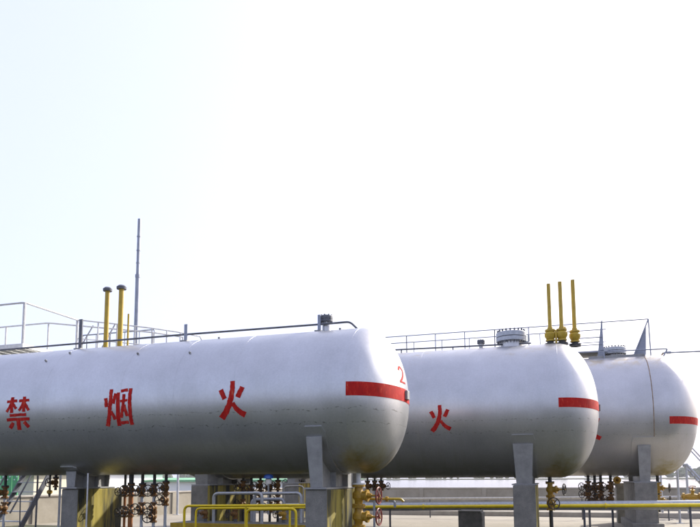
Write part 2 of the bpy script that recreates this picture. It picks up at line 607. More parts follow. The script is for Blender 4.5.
def weld(T, x, m, parent, r=.012):
    mb = MB().torus((x - T.ox, 0, 0), (1, 0, 0), T.R, r, 96, 6)
    return mb.build('weld_seam', m, parent)

def make_tank(R, xend, length, y, z, label, dull, rust, seams, band_px, band_x0, ox_ochre):
    T = Tank()
    T.R, T.y, T.z, T.ox, T.xend, T.x0 = R, y, z, xend, xend, xend - length
    T.root = thing('storage_tank', label, 'tank', (xend, y, z - R), 'silver horizontal storage tanks')
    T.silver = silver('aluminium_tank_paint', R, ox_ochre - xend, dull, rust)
    # a frame at axis height for every part
    def part(mb, name, m, **kw):
        o = mb.build(name, m, T.root, **kw)
        return o
    # shell
    seg = 128
    nx = 24
    m = MB()
    for i in range(nx + 1):
        xx = -length * (1 - i / nx)
        for k in range(seg):
            an = 2 * PI * k / seg
            m.v.append((xx, -R * math.cos(an), R * math.sin(an)))
    for i in range(nx):
        for k in range(seg):
            a = i * seg + k
            b = i * seg + (k + 1) % seg
            m.f.append([a, a + seg, b + seg, b])
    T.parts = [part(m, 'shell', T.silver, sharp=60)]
    for sgn, x0 in ((1, 0.0), (-1, -length)):
        m = MB()
        pr = prof_head(R)
        for (dx, r) in pr[:-1]:
            for k in range(seg):
                an = 2 * PI * k / seg
                m.v.append((x0 + sgn * dx, -r * math.cos(an), r * math.sin(an)))
        m.v.append((x0 + sgn * pr[-1][0], 0, 0))
        nn = len(pr) - 1
        for i in range(nn - 1):
            for k in range(seg):
                a = i * seg + k
                b = i * seg + (k + 1) % seg
                q = [a, a + seg, b + seg, b]
                m.f.append(q if sgn > 0 else q[::-1])
        for k in range(seg):
            q = [(nn - 1) * seg + k, nn * seg, (nn - 1) * seg + (k + 1) % seg]
            m.f.append(q if sgn > 0 else q[::-1])
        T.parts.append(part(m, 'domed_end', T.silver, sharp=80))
    for sx, sm, sr in seams:
        T.parts.append(weld(T, sx, sm, T.root, sr))
    # red band round the end
    (ytop_, ybot_), bx = band_px, band_x0
    _, at = ray_cyl(bx, ytop_, T)
    _, ab = ray_cyl(bx, ybot_, T)
    z1, z0 = R * math.sin(at), R * math.sin(ab)
    Xb, _ = ray_cyl(bx, (ytop_ + ybot_) / 2, T)
    m = MB()
    path = []
    if Xb < xend:
        path += [(Xb - xend + (xend - Xb) * i / 3, None) for i in range(3)]
    n = 40
    phi0 = 0.0 if Xb <= xend else math.asin(min(1, (Xb - xend) / (HK * R)))
    path += [(None, phi0 + (PI - 2 * phi0 if phi0 == 0 else PI - phi0) * i / n) for i in range(n + 1)]
    rows = 4
    for (dx, ph) in path:
        for j in range(rows + 1):
            zz = z0 + (z1 - z0) * j / rows
            rr = math.sqrt(R * R - zz * zz)
            e = 1.0 + .004 / R
            if ph is None:
                m.v.append((dx, -rr * e, zz))
            else:
                m.v.append((HK * rr * math.sin(ph) * e + .0035, -rr * math.cos(ph) * e, zz))
    for i in range(len(path) - 1):
        for j in range(rows):
            a = i * (rows + 1) + j
            m.f.append([a, a + rows + 1, a + rows + 2, a + 1])
    T.parts.append(part(m, 'red_band', RED1, sharp=80))
    T.zband = (z0 + z1) / 2
    # bracket at the middle of the end
    rr = math.sqrt(R * R - T.zband ** 2)
    m = MB().box((HK * rr - .04, -.10, T.zband - .07), (HK * rr + .05, .10, T.zband + .10))
    T.parts.append(part(m, 'name_plate_bracket', STEELG, smooth=False, bevel=.01))
    return T
def settle(T):
    """lift every direct part to axis height (the root stands at the belly)"""
    for c in T.root.children:
        c.location.z += T.R

T1 = make_tank(1.40, -3.381, 12.2, 12.05, 1.9 + 1.492, 'smallest silver tank lettered with three red characters, number 2 on its end', 0, 0,
               [], (381.5, 395.5), 345.5, -3.2)
for px in (345.8, 232.0, 172.0, 118.0, 40.0):
    T1.parts.append(weld(T1, xat(px, T1.y - T1.R * .98) if px != 345.8 else T1.xend, T1.silver, T1.root, .0025))
T2 = make_tank(1.8345, .237, 10.9, 18.70, 1.9 + 1.833, 'middle-sized silver tank with round bolted manhole and three yellow stacks on top', .12, .15,
               [(.237, None, 0)][:0], (397.6, 407.2), 558.5, .3)
weld(T2, T2.xend, T2.silver, T2.root, .003)
weld(T2, T2.xend - 3.6, T2.silver, T2.root, .0025)
T3 = make_tank(2.2101, 3.815, 14.8, 26.11, 1.9 + 2.253, 'largest silver tank with rusty weld line and rust along its top', .40, .9,
               [], (416.3, 423.8), 669.5, 3.9)
weld(T3, T3.xend - .455, RUSTY, T3.root, .016)
character(T1, JIN, (6, 397, 29.5, 430), RED1, T1.root, 1.3)
character(T1, YAN, (104.5, 389, 131.5, 426), RED1, T1.root, 1.22)
character(T1, HUO, (218.5, 381, 247, 420), RED1, T1.root)
character(T2, HUO, (429.5, 405, 452, 432.5), RED2, T2.root)
character(T2, YAN, (338, 408, 359, 434), RED2, T2.root)
character(T3, HUO, (578, 413, 602.5, 442), RED2, T3.root)

def number_on_end(T, strokes, y0, y1, z0, z1, m):
    def f(u, v):
        y = y0 + (y1 - y0) * u
        z = z1 + (z0 - z1) * v
        return (HK * T.R * math.sqrt(max(0, 1 - (y * y + z * z) / T.R ** 2)) + .005, y, z)
    return strokes_mesh(strokes, f).build('painted_number', m, T.root)
number_on_end(T1, TWO, -.36, .02, .27, .60, red_paint('number_red_paint', .25))

CT = 1.70
sad1 = [(xat(316.5, 10.95), .42, .30), (xat(73, 10.95), .42, .30), (-14.2, .42, .30)]
sad1[1] = (xat(73, 11.55), .42, .26)
for (X, a, b), wr, hf in zip(sad1, (24, 60, 24), (.76, .38, .76)):
    saddle(T1, X, a, b, CT, T1.root, wr, hf)
sad2 = [(xat(524, 17.2), .62, .50), (xat(200.5, 17.2), .62, .50)]
for X, a, b in sad2:
    saddle(T2, X, a, b, CT, T2.root)
sad3 = [(xat(645, 24.4), .80, .42), (-10.0, .80, .42)]
for X, a, b in sad3:
    saddle(T3, X, a, b, CT, T3.root)
grp = 'concrete piers under the tank saddles'
pier('grey and ochre pier under the end of the smallest tank, beside two ochre valves', sad1[0][0], 10.93, 13.15, .42, CT, grp)
pier('grey and ochre pier under the smallest tank, beside the rusty valve cluster', sad1[1][0], 11.47, 12.95, .42, CT, grp)
pier('grey and ochre pier under the end of the middle tank, beside one ochre valve', sad2[0][0], 17.15, 20.2, .56, CT, grp)
pier('grey pier under the middle tank, behind the yellow guard rail', sad2[1][0], 17.15, 20.2, .56, CT, grp)
pier('wide grey pier under the end of the largest tank', sad3[0][0], 24.3, 27.9, .72, CT, grp)
pier('wide pier under the far part of the largest tank', sad3[1][0], 24.3, 27.9, .72, CT, grp)

# manholes
def manhole(T, px, r, h, plate=False):
    x = xat(px, T.y) - T.ox
    root = bpy.data.objects.new('manhole', None)
    COL.objects.link(root)
    root.parent = T.root
    zt = T.R
    MB().lathe([(-.35, r * .74), (h * .45, r * .74)], (x, 0, zt), (0, 0, 1), 32).build('neck', T.silver, root)
    MB().lathe([(h * .32, r * .98), (h * .34, r), (h * .56, r), (h * .57, r * .98)], (x, 0, zt), (0, 0, 1), 40).build('lower_flange', GALV, root)
    MB().lathe([(h * .60, r * .98), (h * .62, r), (h * .86, r), (h * .9, r * .95)], (x, 0, zt), (0, 0, 1), 40).build('cover', GALV, root)
    nb = 20
    for k in range(nb):
        an = 2 * PI * k / nb
        c = (x + r * .88 * math.cos(an), r * .88 * math.sin(an), zt)
        MB().lathe([(h * .22, .024), (h * .30, .024), (h * .30, .014), (h * .93, .014), (h * .93, .026), (h * 1.04, .026)], c, (0, 0, 1), 6).build('bolt', DARKP, root, smooth=False)
    return root, x, zt
mh, mx, mz = manhole(T2, 515.5, .42, .46)
MB().tube(bend([(mx + .30, -.02, mz + .12), (mx + .48, -.02, mz + .12), (mx + .48, -.02, mz + .34)], .05), .03, 8).build('davit_arm', GALV, mh)
mh3, mx3, mz3 = manhole(T3, 620.5, .42, .42)
MB().box((mx3 - .95, -.55, mz3 - .12), (mx3 + 1.0, .75, mz3 + .02)).build('pad_plate', STEELG, mh3, smooth=False, bevel=.01)
def stub(T, px, r, h, rf, name='capped_nozzle'):
    x = xat(px, T.y) - T.ox
    root = bpy.data.objects.new(name, None)
    COL.objects.link(root)
    root.parent = T.root
    MB().lathe([(-.2, r), (h * .7, r)], (x, 0, T.R), (0, 0, 1), 16).build('neck', T.silver, root)
    MB().lathe([(h * .62, rf * .96), (h * .64, rf), (h * .78, rf), (h * .78, rf * .8), (h * .8, rf * .8), (h * .8, rf), (h * .95, rf), (h, rf * .9)], (x, 0, T.R), (0, 0, 1), 20).build('flange', DARKP, root)
    for k in range(8):
        an = 2 * PI * k / 8
        MB().lathe([(h * .55, .015), (h * 1.05, .015)], (x + rf * .82 * math.cos(an), rf * .82 * math.sin(an), T.R), (0, 0, 1), 6).build('bolt', DARKP, root, smooth=False)
    return root
stub(T1, 326.5, .085, .34, .13)
stub(T2, 484.5, .06, .26, .11)
# lifting lugs and small bosses on the crown of the smallest tank
for px, py in ((70, 353.5), (46, 361), (138, 354), (190, 353), (219, 338.5), (340, 329)):
    X, an = ray_cyl(px, py, T1)
    c = Vector((X - T1.ox, -T1.R * math.cos(an), T1.R * math.sin(an)))
    nrm = Vector((0, -math.cos(an), math.sin(an)))
    MB().lathe([(-.01, .022), (.03, .022), (.035, .016)], c, nrm, 10).build('boss', STEELG, T1.root)
for T in (T1, T2, T3):
    settle(T)

# ------------------------------------------------------------------ pipes and valves
def flange(m, p, ax, r, t=.03):
    m.lathe([(0, r * .97), (.004, r), (t - .004, r), (t, r * .97)], p, ax, 16)

def valve_into(root, p, s, d, mat_body, mat_wheel, wheel=.13):
    """gate valve on a vertical pipe: centre p, half height s, bonnet pointing along d; parts under root"""
    d = Vector(d).normalized()
    p = Vector(p)
    v = bpy.data.objects.new('gate_valve', None)
    COL.objects.link(v)
    v.parent = root
    v.location = p
    rf = s * .62
    m = MB()
    m.lathe([(-s, rf), (-s + s * .18, rf), (-s + s * .18, rf * .60), (-s * .45, rf * .62), (-s * .2, rf * .92), (s * .2, rf * .92), (s * .45, rf * .62), (s - s * .18, rf * .60), (s - s * .18, rf), (s, rf)], (0, 0, 0), (0, 0, 1), 18)
    m.lathe([(0, rf * .72), (s * .75, rf * .66), (s * .75, rf * .88), (s * .95, rf * .88), (s * .95, rf * .5), (s * 1.3, rf * .30)], (0, 0, 0), d, 16)
    for k in range(8):
        an = 2 * PI * (k + .5) / 8
        for z0 in (-s - .012, s - s * .18 - .012):
            m.lathe([(0, .011 * s / .14), (s * .18 + .024, .011 * s / .14)], (rf * .8 * math.cos(an), rf * .8 * math.sin(an), z0), (0, 0, 1), 6)
    m.build('body', mat_body, v)
    side = d.cross(Vector((0, 0, 1))).normalized()
    y = MB()
    for q in (-1, 1):
        y.tube([d * s * .9 + side * q * rf * .55, d * s * 1.5 + side * q * rf * .5, d * s * 1.85 + side * q * rf * .15], s * .09, 6)
    y.lathe([(s * .9, s * .09), (s * 2.15, s * .09)], (0, 0, 0), d, 8)
    y.build('yoke', mat_body, v)
    w = MB().torus(d * s * 2.0, d, wheel, wheel * .10, 22, 6)
    u = side
    t = d.cross(u)
    for k in range(5):
        an = 2 * PI * k / 5 + .3
        w.tube([d * s * 2.0, d * s * 2.0 + (u * math.cos(an) + t * math.sin(an)) * wheel], wheel * .075, 5)
    w.lathe([(s * 1.9, wheel * .22), (s * 2.12, wheel * .22)], (0, 0, 0), d, 10)
    w.build('handwheel', mat_wheel, v)
    return v

def drop(label, T, px, valves, r, bottom, m_up, m_down, mat_body, mat_wheel, d, group, Y=None, zb=None, wheel=.13, s=.14):
    """a drain line hanging from the tank belly, with its gate valves; valves = pixel rows of the valve centres"""
    Y = T.y if Y is None else Y
    X = xat(px, Y)
    top = T.z - math.sqrt(max(T.R ** 2 - (Y - T.y) ** 2, 0)) + .03
    root = thing('drain_line', label, 'pipe', (X, Y, bottom), group)
    zs = [atY(px, py, Y).z - bottom for py in valves]
    MB().lathe([(0, r), (top - bottom, r)], (0, 0, 0), (0, 0, 1), 12).build('lower_pipe', m_down, root) if not zs else None
    if zs:
        MB().lathe([(zs[0], r), (top - bottom, r)], (0, 0, 0), (0, 0, 1), 12).build('upper_pipe', m_up, root)
        MB().lathe([(0, r), (zs[0] - .01, r)], (0, 0, 0), (0, 0, 1), 12).build('lower_pipe', m_down, root)
        f = MB()
        flange(f, (0, 0, zs[0] + s + .001), (0, 0, 1), s * .62)
        f.build('flange', m_up, root)
    for i, z in enumerate(zs):
        dd = d[i] if isinstance(d, list) else d
        valve_into(root, (0, 0, z), s, dd, mat_body, mat_wheel, wheel)
    return root
GY = .051
# two big ochre valves under the end of the smallest tank
drop('two large ochre gate valves with red handwheels under the smallest tank end', T1, 358.5, (495.5, 516.5), .05, GY, WHITEP, BLACK, OCHRE, REDW, (.99, -.10, 0), None, Y=12.0, wheel=.155, s=.205)
# side tap with a small spout
sp = thing('spout_pipe', 'small ochre spout pipe pointing sideways beside the red handwheels', 'pipe', atY(384, 499, 12.2))
p0 = Vector((0, 0, 0))
MB().tube(bend([p0 - Vector((.49, .12, 0)), p0, Vector((.33, .02, 0)), Vector((.38, .02, -.05))], .04), .024, 8).build('spout', YELL, sp)
MB().lathe([(0, .05), (.05, .05)], (.03, .003, 0), (1, .06, 0), 12).build('collar', OCHRE, sp)
# rusty cluster under the smallest tank
gl = 'rusty valve lines under the smallest tank'
LD = (.02, -1.0, 0)
drop('rusty drain line with two valves, next to the ochre pier', T1, 131.5, (490, 510.5), .05, GY, BLACK, STREAKR, BROWN, DKW, LD, gl, wheel=.105, s=.125)
drop('rust-orange drain line with two valves, in front of the ochre pier', T1, 125.5, (491.5, 512), .028, GY, BLACK, STREAKR, BROWN, DKW, (-.1, -.99, 0), gl, Y=12.5, wheel=.09, s=.11)
drop('drain line with two spaced rusty valves on a grey riser', T1, 142.7, (490.5, 508.5), .033, GY, BLACK, GALV, BROWN, DKW, LD, gl, wheel=.11, s=.125)
drop('drain line with three rusty valves, the lowest almost at the ground', T1, 154.6, (490.5, 508, 516.5), .033, GY, BLACK, GALV, BROWN, DKW, LD, gl, wheel=.115, s=.118)
drop('drain line with two rusty valves close together on a long grey riser', T1, 166.2, (488, 499.5), .033, GY, BLACK, GALV, BROWN, DKW, LD, gl, wheel=.105, s=.12)
drop('rusty line with two valves in front of the steep stair', T1, 5.8, (492.5, 508), .03, GY, BLACK, GALV, BROWN, DKW, (-.25, -.97, 0), gl, wheel=.10, s=.13)
# cluster under the middle tank
g2 = 'dark valve lines under the middle tank'
for px, vs, sc, lab in ((243.5, (486, 504), .15, 'dark valve line just right of the pier behind the guard rail'),
                        (251.5, (490, 508), .14, 'dark valve line behind the left grey hoop pipe'),
                        (260.5, (486, 500), .15, 'dark valve line between two grey hoop pipes'),
                        (270.0, (488, 507), .15, 'dark valve line topped by a blue cap'),
                        (278.0, (485.5, 500), .14, 'dark valve line behind the right grey hoop pipe')):
    drop(lab, T2, px, vs, .04, GY, BLACK, BLACK, BROWN, DKW, (-.24, -.97, 0), g2, Y=18.5, wheel=.13, s=sc)
bc = thing('level_gauge', 'blue capped white gauge hanging under the middle tank', 'gauge', atY(268.5, 484, 18.0))
MB().lathe([(0, .09), (.12, .10), (.16, .08)], (0, 0, 0), (0, 0, 1), 16).build('housing', WHITEP, bc)
MB().lathe([(.16, .15), (.20, .15), (.26, .12), (.29, .05)], (0, 0, 0), (0, 0, 1), 18).build('cap', BLUEC, bc)
MB().lathe([(-.9, .03), (0, .03)], (0, 0, 0), (0, 0, 1), 8).build('stem', GALV, bc)
g2b = 'small valve lines under the middle tank'
for px, lab in ((367.5, 'small valve line nearest the pair of ochre valves'), (374.7, 'middle one of three small valve lines under the middle tank'), (381.0, 'small valve line above the ochre spout')):
    drop(lab, T2, px, (486,), .03, 1.25, BLACK, GALV, BROWN, DKW, (.9, -.4, 0), g2b, Y=18.6, wheel=.10, s=.13)
hp = thing('hoop_pipe', 'short grey hoop pipe joining three small valve lines', 'pipe', (xat(374, 18.6), 18.6, 1.25), None)
MB().tube([(xat(366.5, 18.6) - xat(374, 18.6), 0, 0), (xat(382.5, 18.6) - xat(374, 18.6), 0, 0)], .04, 10).build('header', GALV, hp)
MB().tube(bend([(.28, 0, 0), (.62, 0, 0), (.62, 0, -.20)], .12), .035, 10).build('elbow', GALV, hp)
MB().tube([(.0, 0, -1.2), (0, 0, 0)], .035, 8).build('leg', GALV, hp)
drop('ochre double valve on a black riser under the end of the middle tank', T2, 549.8, (489.5, 503.0), .05, GY, BLACK, BLACK, OCHRE, DKW, [(.95, -.3, 0), (.2, -.9, 0)], None, wheel=.15, s=.19)
g3 = 'rusty valve lines under the largest tank'
for px, vs, lab in ((588.0, (486.5, 494), 'rusty valve line at the outer edge of the cluster under the largest tank'), (594.5, (488, 500), 'longer rusty valve line inside the cluster under the largest tank'), (600.5, (487.5, 496), 'rusty valve line facing the lone line under the largest tank'), (610.3, (487, 499), 'lone dark rusty valve line next to the wide pier')):
    drop(lab, T3, px, vs, .05, .9, BLACK, BLACK, BROWN, DKW, (-.7, -.7, 0), g3, Y=26.0, wheel=.14, s=.18)
for px, lab in ((291.5, 'black hanging valve line next to the thin pale hoop'), (297.5, 'black hanging valve line in the middle of three by the far pier'), (303.5, 'black hanging valve line hard against the ochre pier corner')):
    drop(lab, T3, px, (482.5,), .09, 1.3, BLACK, BLACK, BLACK, DKW, (-.3, -.95, 0), 'black valve lines by the far pier', Y=25.6, wheel=.14, s=.2)
drop('small dark valve hanging under the smallest tank between stair and pier', T1, 56.0, (482.5,), .03, 1.66, BLACK, BLACK, BROWN, DKW, (-.15, -.98, 0), gl, wheel=.09, s=.10)
hd = thing('header_pipe', 'dark header pipe carrying the valve lines under the largest tank', 'pipe', (xat(598, 26), 26.0, .86))
MB().tube([(xat(585, 26) - xat(598, 26), 0, 0), (xat(615, 26) - xat(598, 26), 0, 0)], .06, 10).build('run', DARKP, hd)
for q in (-.35, .45):
    MB().tube([(q, 0, -.81), (q, 0, 0)], .04, 8).build('leg', DARKP, hd)
drop('ochre and black valve line under the end of the largest tank', T3, 657.5, (488.0, 500.0), .055, .62, BLACK, BLACK, OCHRE, DKW, (.95, -.3, 0), None, wheel=.16, s=.19)

# pier with two flanged pipe ends behind the wide pier
pp = thing('pipe_pier', 'pale concrete pier carrying two flanged pipe ends behind the wide pier', 'pier', (xat(625, 28.5), 28.5, GY))
MB().box((-.34, 0, 0), (.34, .6, 1.5)).build('shaft', CONCG, pp, smooth=False, bevel=.02)
for q in (-.32, .30):
    m = MB().lathe([(.10, .05), (0, .07), (0, .15), (.06, .15), (.06, .10), (.7, .10)], (q, -.25, 1.72), (0, 1, 0), 18)
    m.build('pipe_end', OCHRE, pp)
MB().box((-.5, .02, 1.5), (.5, .5, 1.60)).build('cap_slab', CONCG, pp, smooth=False, bevel=.01)

# yellow line and grey line between the middle and the largest tank
def run_pts(pts, Y):
    return [atY(px, py, Y) for px, py in pts]
def support_posts(root, base, line, xs, m, r=.03, side=0.0):
    a, b = line[0], line[-1]
    for px in xs:
        t = (px - a.x) / (b.x - a.x)
        p = a.lerp(b, t)
        MB().lathe([(GY - base.z, r), (p.z - base.z - .02, r)], (p.x - base.x, p.y - base.y + side, 0), (0, 0, 1), 8).build('support_post', m, root)
YL = 22.25
ln = [atY(205, 508.0, YL), atY(700, 505.2, YL)]
ln[1] = ln[0] + (ln[1] - ln[0]) * 1.5
yp = thing('yellow_gas_line', 'long bright yellow pipe running past the pier of the largest tank', 'pipe', ln[0])
MB().tube([Vector((0, 0, 0)), ln[1] - ln[0]], .058, 14).build('run', YELLB, yp)
for t in (.12, .33, .56, .8):
    p = (ln[1] - ln[0]) * t
    m = MB()
    flange(m, p, (ln[1] - ln[0]), .085, .05)
    m.build('coupling', YELLB, yp)
gp = thing('grey_gas_line', 'long thick grey pipe directly behind the bright yellow pipe', 'pipe', ln[0] + Vector((0, .24, 0)))
MB().tube([Vector((0, 0, .0)), ln[1] - ln[0]], .145, 18).build('run', GALV, gp)
support_posts(gp, ln[0] + Vector((0, .24, 0)), [ln[0], ln[1]], [atY(584, 508, YL).x, atY(481, 508, YL).x, atY(690, 508, YL).x, atY(390, 508, YL).x, atY(250, 508, YL).x], DARKP, .035, .0)
tl = [atY(300, 499.5, 30.5), atY(700, 497.0, 30.5)]
tl[1] = tl[0] + (tl[1] - tl[0]) * 1.4
tp = thing('thin_grey_line', 'thin pale pipe running along the yard in front of the rear wall', 'pipe', tl[0])
MB().tube([Vector((0, 0, 0)), tl[1] - tl[0]], .055, 10).build('run', RAILW, tp)
support_posts(tp, tl[0], tl, [atY(q, 500, 30.5).x for q in (330, 430, 520, 582, 668)], DARKP, .03)
# yellow valve on the thin line at the right
yv = thing('inline_valve', 'ochre flanged valve lying on the thin pale pipe near the steep far stair', 'valve', atY(692, 496.7, 30.3))
MB().lathe([(-.40, .07), (-.36, .07), (-.36, .16), (-.28, .16), (-.28, .09), (-.10, .13), (.10, .13), (.26, .09), (.26, .17), (.34, .17), (.34, .07)], (0, 0, 0), (1, .0, 0), 16).build('body', OCHRE, yv)
MB().lathe([(0, .07), (.26, .06), (.26, .10), (.30, .10), (.30, .03), (.42, .03)], (0.02, 0, 0), (0, -.3, 1), 12).build('bonnet', OCHRE, yv)
MB().torus((.02, -.125, .40), (0, -.3, 1), .14, .016, 20, 6).build('handwheel', REDW, yv)
# concrete block in front
bl = atY(470, 512.5, 20.6)
cb = thing('concrete_block', 'weathered concrete plinth standing under the yellow pipe', 'plinth', (bl.x, 20.6, GY))
MB().box((-.37, 0, 0), (.37, .8, bl.z - GY)).build('block', CONCG, cb, smooth=False, bevel=.03)
MB().box((-.37, -.03, bl.z - GY), (.33, .78, bl.z - GY + .05)).build('cap', CONCG, cb, smooth=False, bevel=.012)

# yellow guard rails and grey hoop pipes between the smallest and the middle tank
def guard(label, pts, Y, r, m, posts=(), name='guard_rail', cat='rail', group=None, dy=0.0, floor=GY):
    P = [atY(px, py, Y) for px, py in pts]
    P[0].z = floor
    P[0].x = P[1].x
    P[-1].z = floor
    P[-1].x = P[-2].x
    base = Vector(P[0])
    root = thing(name, label, cat, base, group)
    MB().tube(bend([p - base for p in P], .14), r, 12).build('hoop', m, root)
    a, b = P[1], P[-2]
    for px in posts:
        X = xat(px, Y)
        t = (X - a.x) / (b.x - a.x)
        q = a.lerp(b, t)
        MB().lathe([(0, r * .85), (q.z - floor - .01, r * .85)], (q.x - base.x, dy, 0), (0, 0, 1), 10).build('post', m, root)
    return root
gy = 'yellow guard rails round the valve pit'
guard('longest yellow guard rail, rounded at its corner by the grey pier', [(184.5, 527), (184.5, 506), (322, 505.2), (322, 527)], 15.4, .034, YELLB, (246, 290), group=gy)
guard('yellow guard rail hoop set just behind the longest one', [(196, 527), (196, 508.5), (312, 507.5), (312, 527)], 16.0, .03, YELLB, (), group=gy)
guard('shorter yellow guard rail hoop in front of the pit', [(246.5, 527), (246.5, 509.5), (296, 508.8), (296, 527)], 14.9, .034, YELLB, (), group=gy)
gg = 'grey hoop pipes between the tanks'
guard('tall grey hoop pipe left of the valve pit', [(214, 527), (214, 493.5), (262, 493), (262, 527)], 16.6, .045, GALV, (), 'hoop_pipe', 'pipe', gg)
guard('tall grey hoop pipe right of the valve pit', [(254.5, 527), (254.5, 493.6), (301, 493), (301, 527)], 17.0, .045, GALV, (), 'hoop_pipe', 'pipe', gg)
guard('low grey hoop pipe standing between the two tall ones', [(252, 527), (252, 499.5), (284, 499), (284, 527)], 17.4, .05, GALV, (), 'hoop_pipe', 'pipe', gg)
guard('thin pale hoop pipe near the far pier', [(284, 505), (284, 486.5), (303.5, 486), (303.5, 505)], 21.0, .028, RAILW, (), 'hoop_pipe', 'pipe', gg)
# pit cover slab with yellow edge
sl_ = thing('pit_slab', 'grey concrete pit slab with yellow painted edge between the guard rails', 'slab', (xat(250, 16.8), 16.3, GY))
MB().box((-2.2, 0, 0), (2.6, 1.0, .62)).build('slab', CONCG, sl_, smooth=False, bevel=.02)
MB().box((-2.21, -.015, .50), (2.61, .0, .622)).build('edge_stripe', YELL, sl_, smooth=False)
for k, (px, s_) in enumerate(((206, .14), (236, .13), (284, .14))):
    b0 = Vector((xat(px, 16.9), 16.9, GY + .62))
    fv = thing('floor_valve', ('rusty valve standing on the pit slab below the left grey hoop', 'small rusty valve low down between the grey hoops', 'ochre brown valve on the pit slab beside the right hoop leg')[k], 'valve', b0, 'valves standing on the pit slab')
    MB().lathe([(0, .05), (.10, .05)], (0, 0, 0), (0, 0, 1), 10).build('riser', DARKP, fv)
    valve_into(fv, (0, 0, .10 + s_), s_, (-.5, -.8, .1), BROWN if k < 2 else OCHRE, DKW, .12)

# thin posts and conduits under the tanks
def post(name, label, px, Y, r, top, m, group=None, foot=True):
    X = xat(px, Y)
    root = thing(name, label, 'post', (X, Y, GY), group)
    MB().lathe([(0, r), (top - GY, r)], (0, 0, 0), (0, 0, 1), 12).build('tube', m, root)
    if foot:
        MB().box((-r * 3, -r * 3, 0), (r * 3, r * 3, .015)).build('foot_plate', m, root, smooth=False)
    return root
post('steel_post', 'dark steel post standing in front of the steep stair', 37.8, 14.2, .024, 4.9, DARKP)
post('steel_post', 'grey steel post between the steep stair and the ochre pier', 60.5, 14.6, .03, 4.6, GALV)
post('steel_post', 'lone grey steel post standing near the beige side wall', 178.0, 30.0, .06, 4.0, GALV)
post('conduit_pipe', 'thin pale conduit rising in front of the dark side of the ochre pier', 88.0, 10.80, .016, 2.02, RAILW, foot=False)
post('steel_post', 'thin grey post under the rounded end of the largest tank', 677.5, 29.0, .045, 2.6, GALV)
# hanging hose with a tip next to that post
hs = thing('hanging_valve', 'dark sampling tap hanging under the smallest tank by the stair', 'valve', atY(49.5, 494, 12.05))
q0 = Vector((0, 0, 0))
MB().tube([(0, 0, 0), (0, 0, .42)], .022, 8).build('stem', BLACK, hs)
MB().lathe([(0, .03), (.02, .06), (.07, .06), (.09, .03)], (0, 0, .0), (0, 0, 1), 12).build('nut', OCHRE, hs)
MB().lathe([(-.06, .015), (0, .03)], (0, 0, 0), (0, 0, 1), 10).build('nozzle', BLACK, hs)

# ------------------------------------------------------------------ stairs
def stair(name, label, x0, x1, p0, p1, n, m_str, m_tread, rails=True, rail_h=.95, rise_dir=None):
    """straight flight; p0, p1 = (y,z) of foot and head"""
    root = thing(name, label, 'stair', (x0, p0[0], p0[1]))
    dy, dz = p1[0] - p0[0], p1[1] - p0[1]
    for x in (0, x1 - x0):
        pts = [Vector((x - .02, 0, 0)), Vector((x - .02, .17, 0)), Vector((x - .02, dy + .17, dz)), Vector((x - .02, dy, dz))]
        MB().prism(pts, (.04, 0, 0)).build('stringer', m_str, root, smooth=False)
        if rails:
            MB().tube([(x, .05, rail_h), (x, dy + .05, dz + rail_h)], .022, 8).build('handrail', m_str, root)
            for t in (.08, .36, .64, .93):
                MB().tube([(x, .08 + dy * t, dz * t), (x, .05 + dy * t, dz * t + rail_h)], .016, 6).build('baluster', m_str, root)
    for i in range(n):
        t = (i + .6) / n
        MB().box((.022, dy * t - .02, dz * t - .012), (x1 - x0 - .022, dy * t + .19, dz * t + .012)).build('tread', m_tread, root, smooth=False)
    return root
DECK = 1.9 + 3.37
slope = 1.5
yh = 14.75
zf = GY
stair('steep_stair', 'steep dark steel stair rising behind the smallest tank', -14.9, -14.0, (15.42 - 1.85 / slope, zf), (15.42 + 4.35 / slope, 1.85 + 4.35), 23, DARKP, GALV)
# far stair at the right behind the largest tank
fs = thing('far_stair', 'pale steep stair descending beyond the rounded end of the largest tank', 'stair', (atY(704, 498, 30.2).x, 33.4, GY))
A = atY(686, 464, 33.4) - Vector(fs.location)
B = Vector((A.x + 1.9, 0, 0.0))
for yy in (0.0, .75):
    MB().tube([A + Vector((0, yy, 0)), B + Vector((0, yy, 0))], .06, 6).build('stringer', GALV, fs)
    MB().tube([A + Vector((.2, yy, .85)), B + Vector((.2, yy, .85))], .03, 6).build('handrail', GALV, fs)
for i in range(11):
    p = A.lerp(B, (i + .5) / 11)
    MB().box((p.x - .12, .03, p.z - .015), (p.x + .12, .72, p.z + .015)).build('tread', GALV, fs, smooth=False)
MB().box((A.x - 1.2, -.1, A.z - .05), (A.x + .05, .9, A.z + .01)).build('landing', GALV, fs, smooth=False)
for q in (-1.1, 0.0):
    MB().tube([(A.x + q, 0, 0), (A.x + q, 0, A.z)], .05, 8).build('leg', GALV, fs)

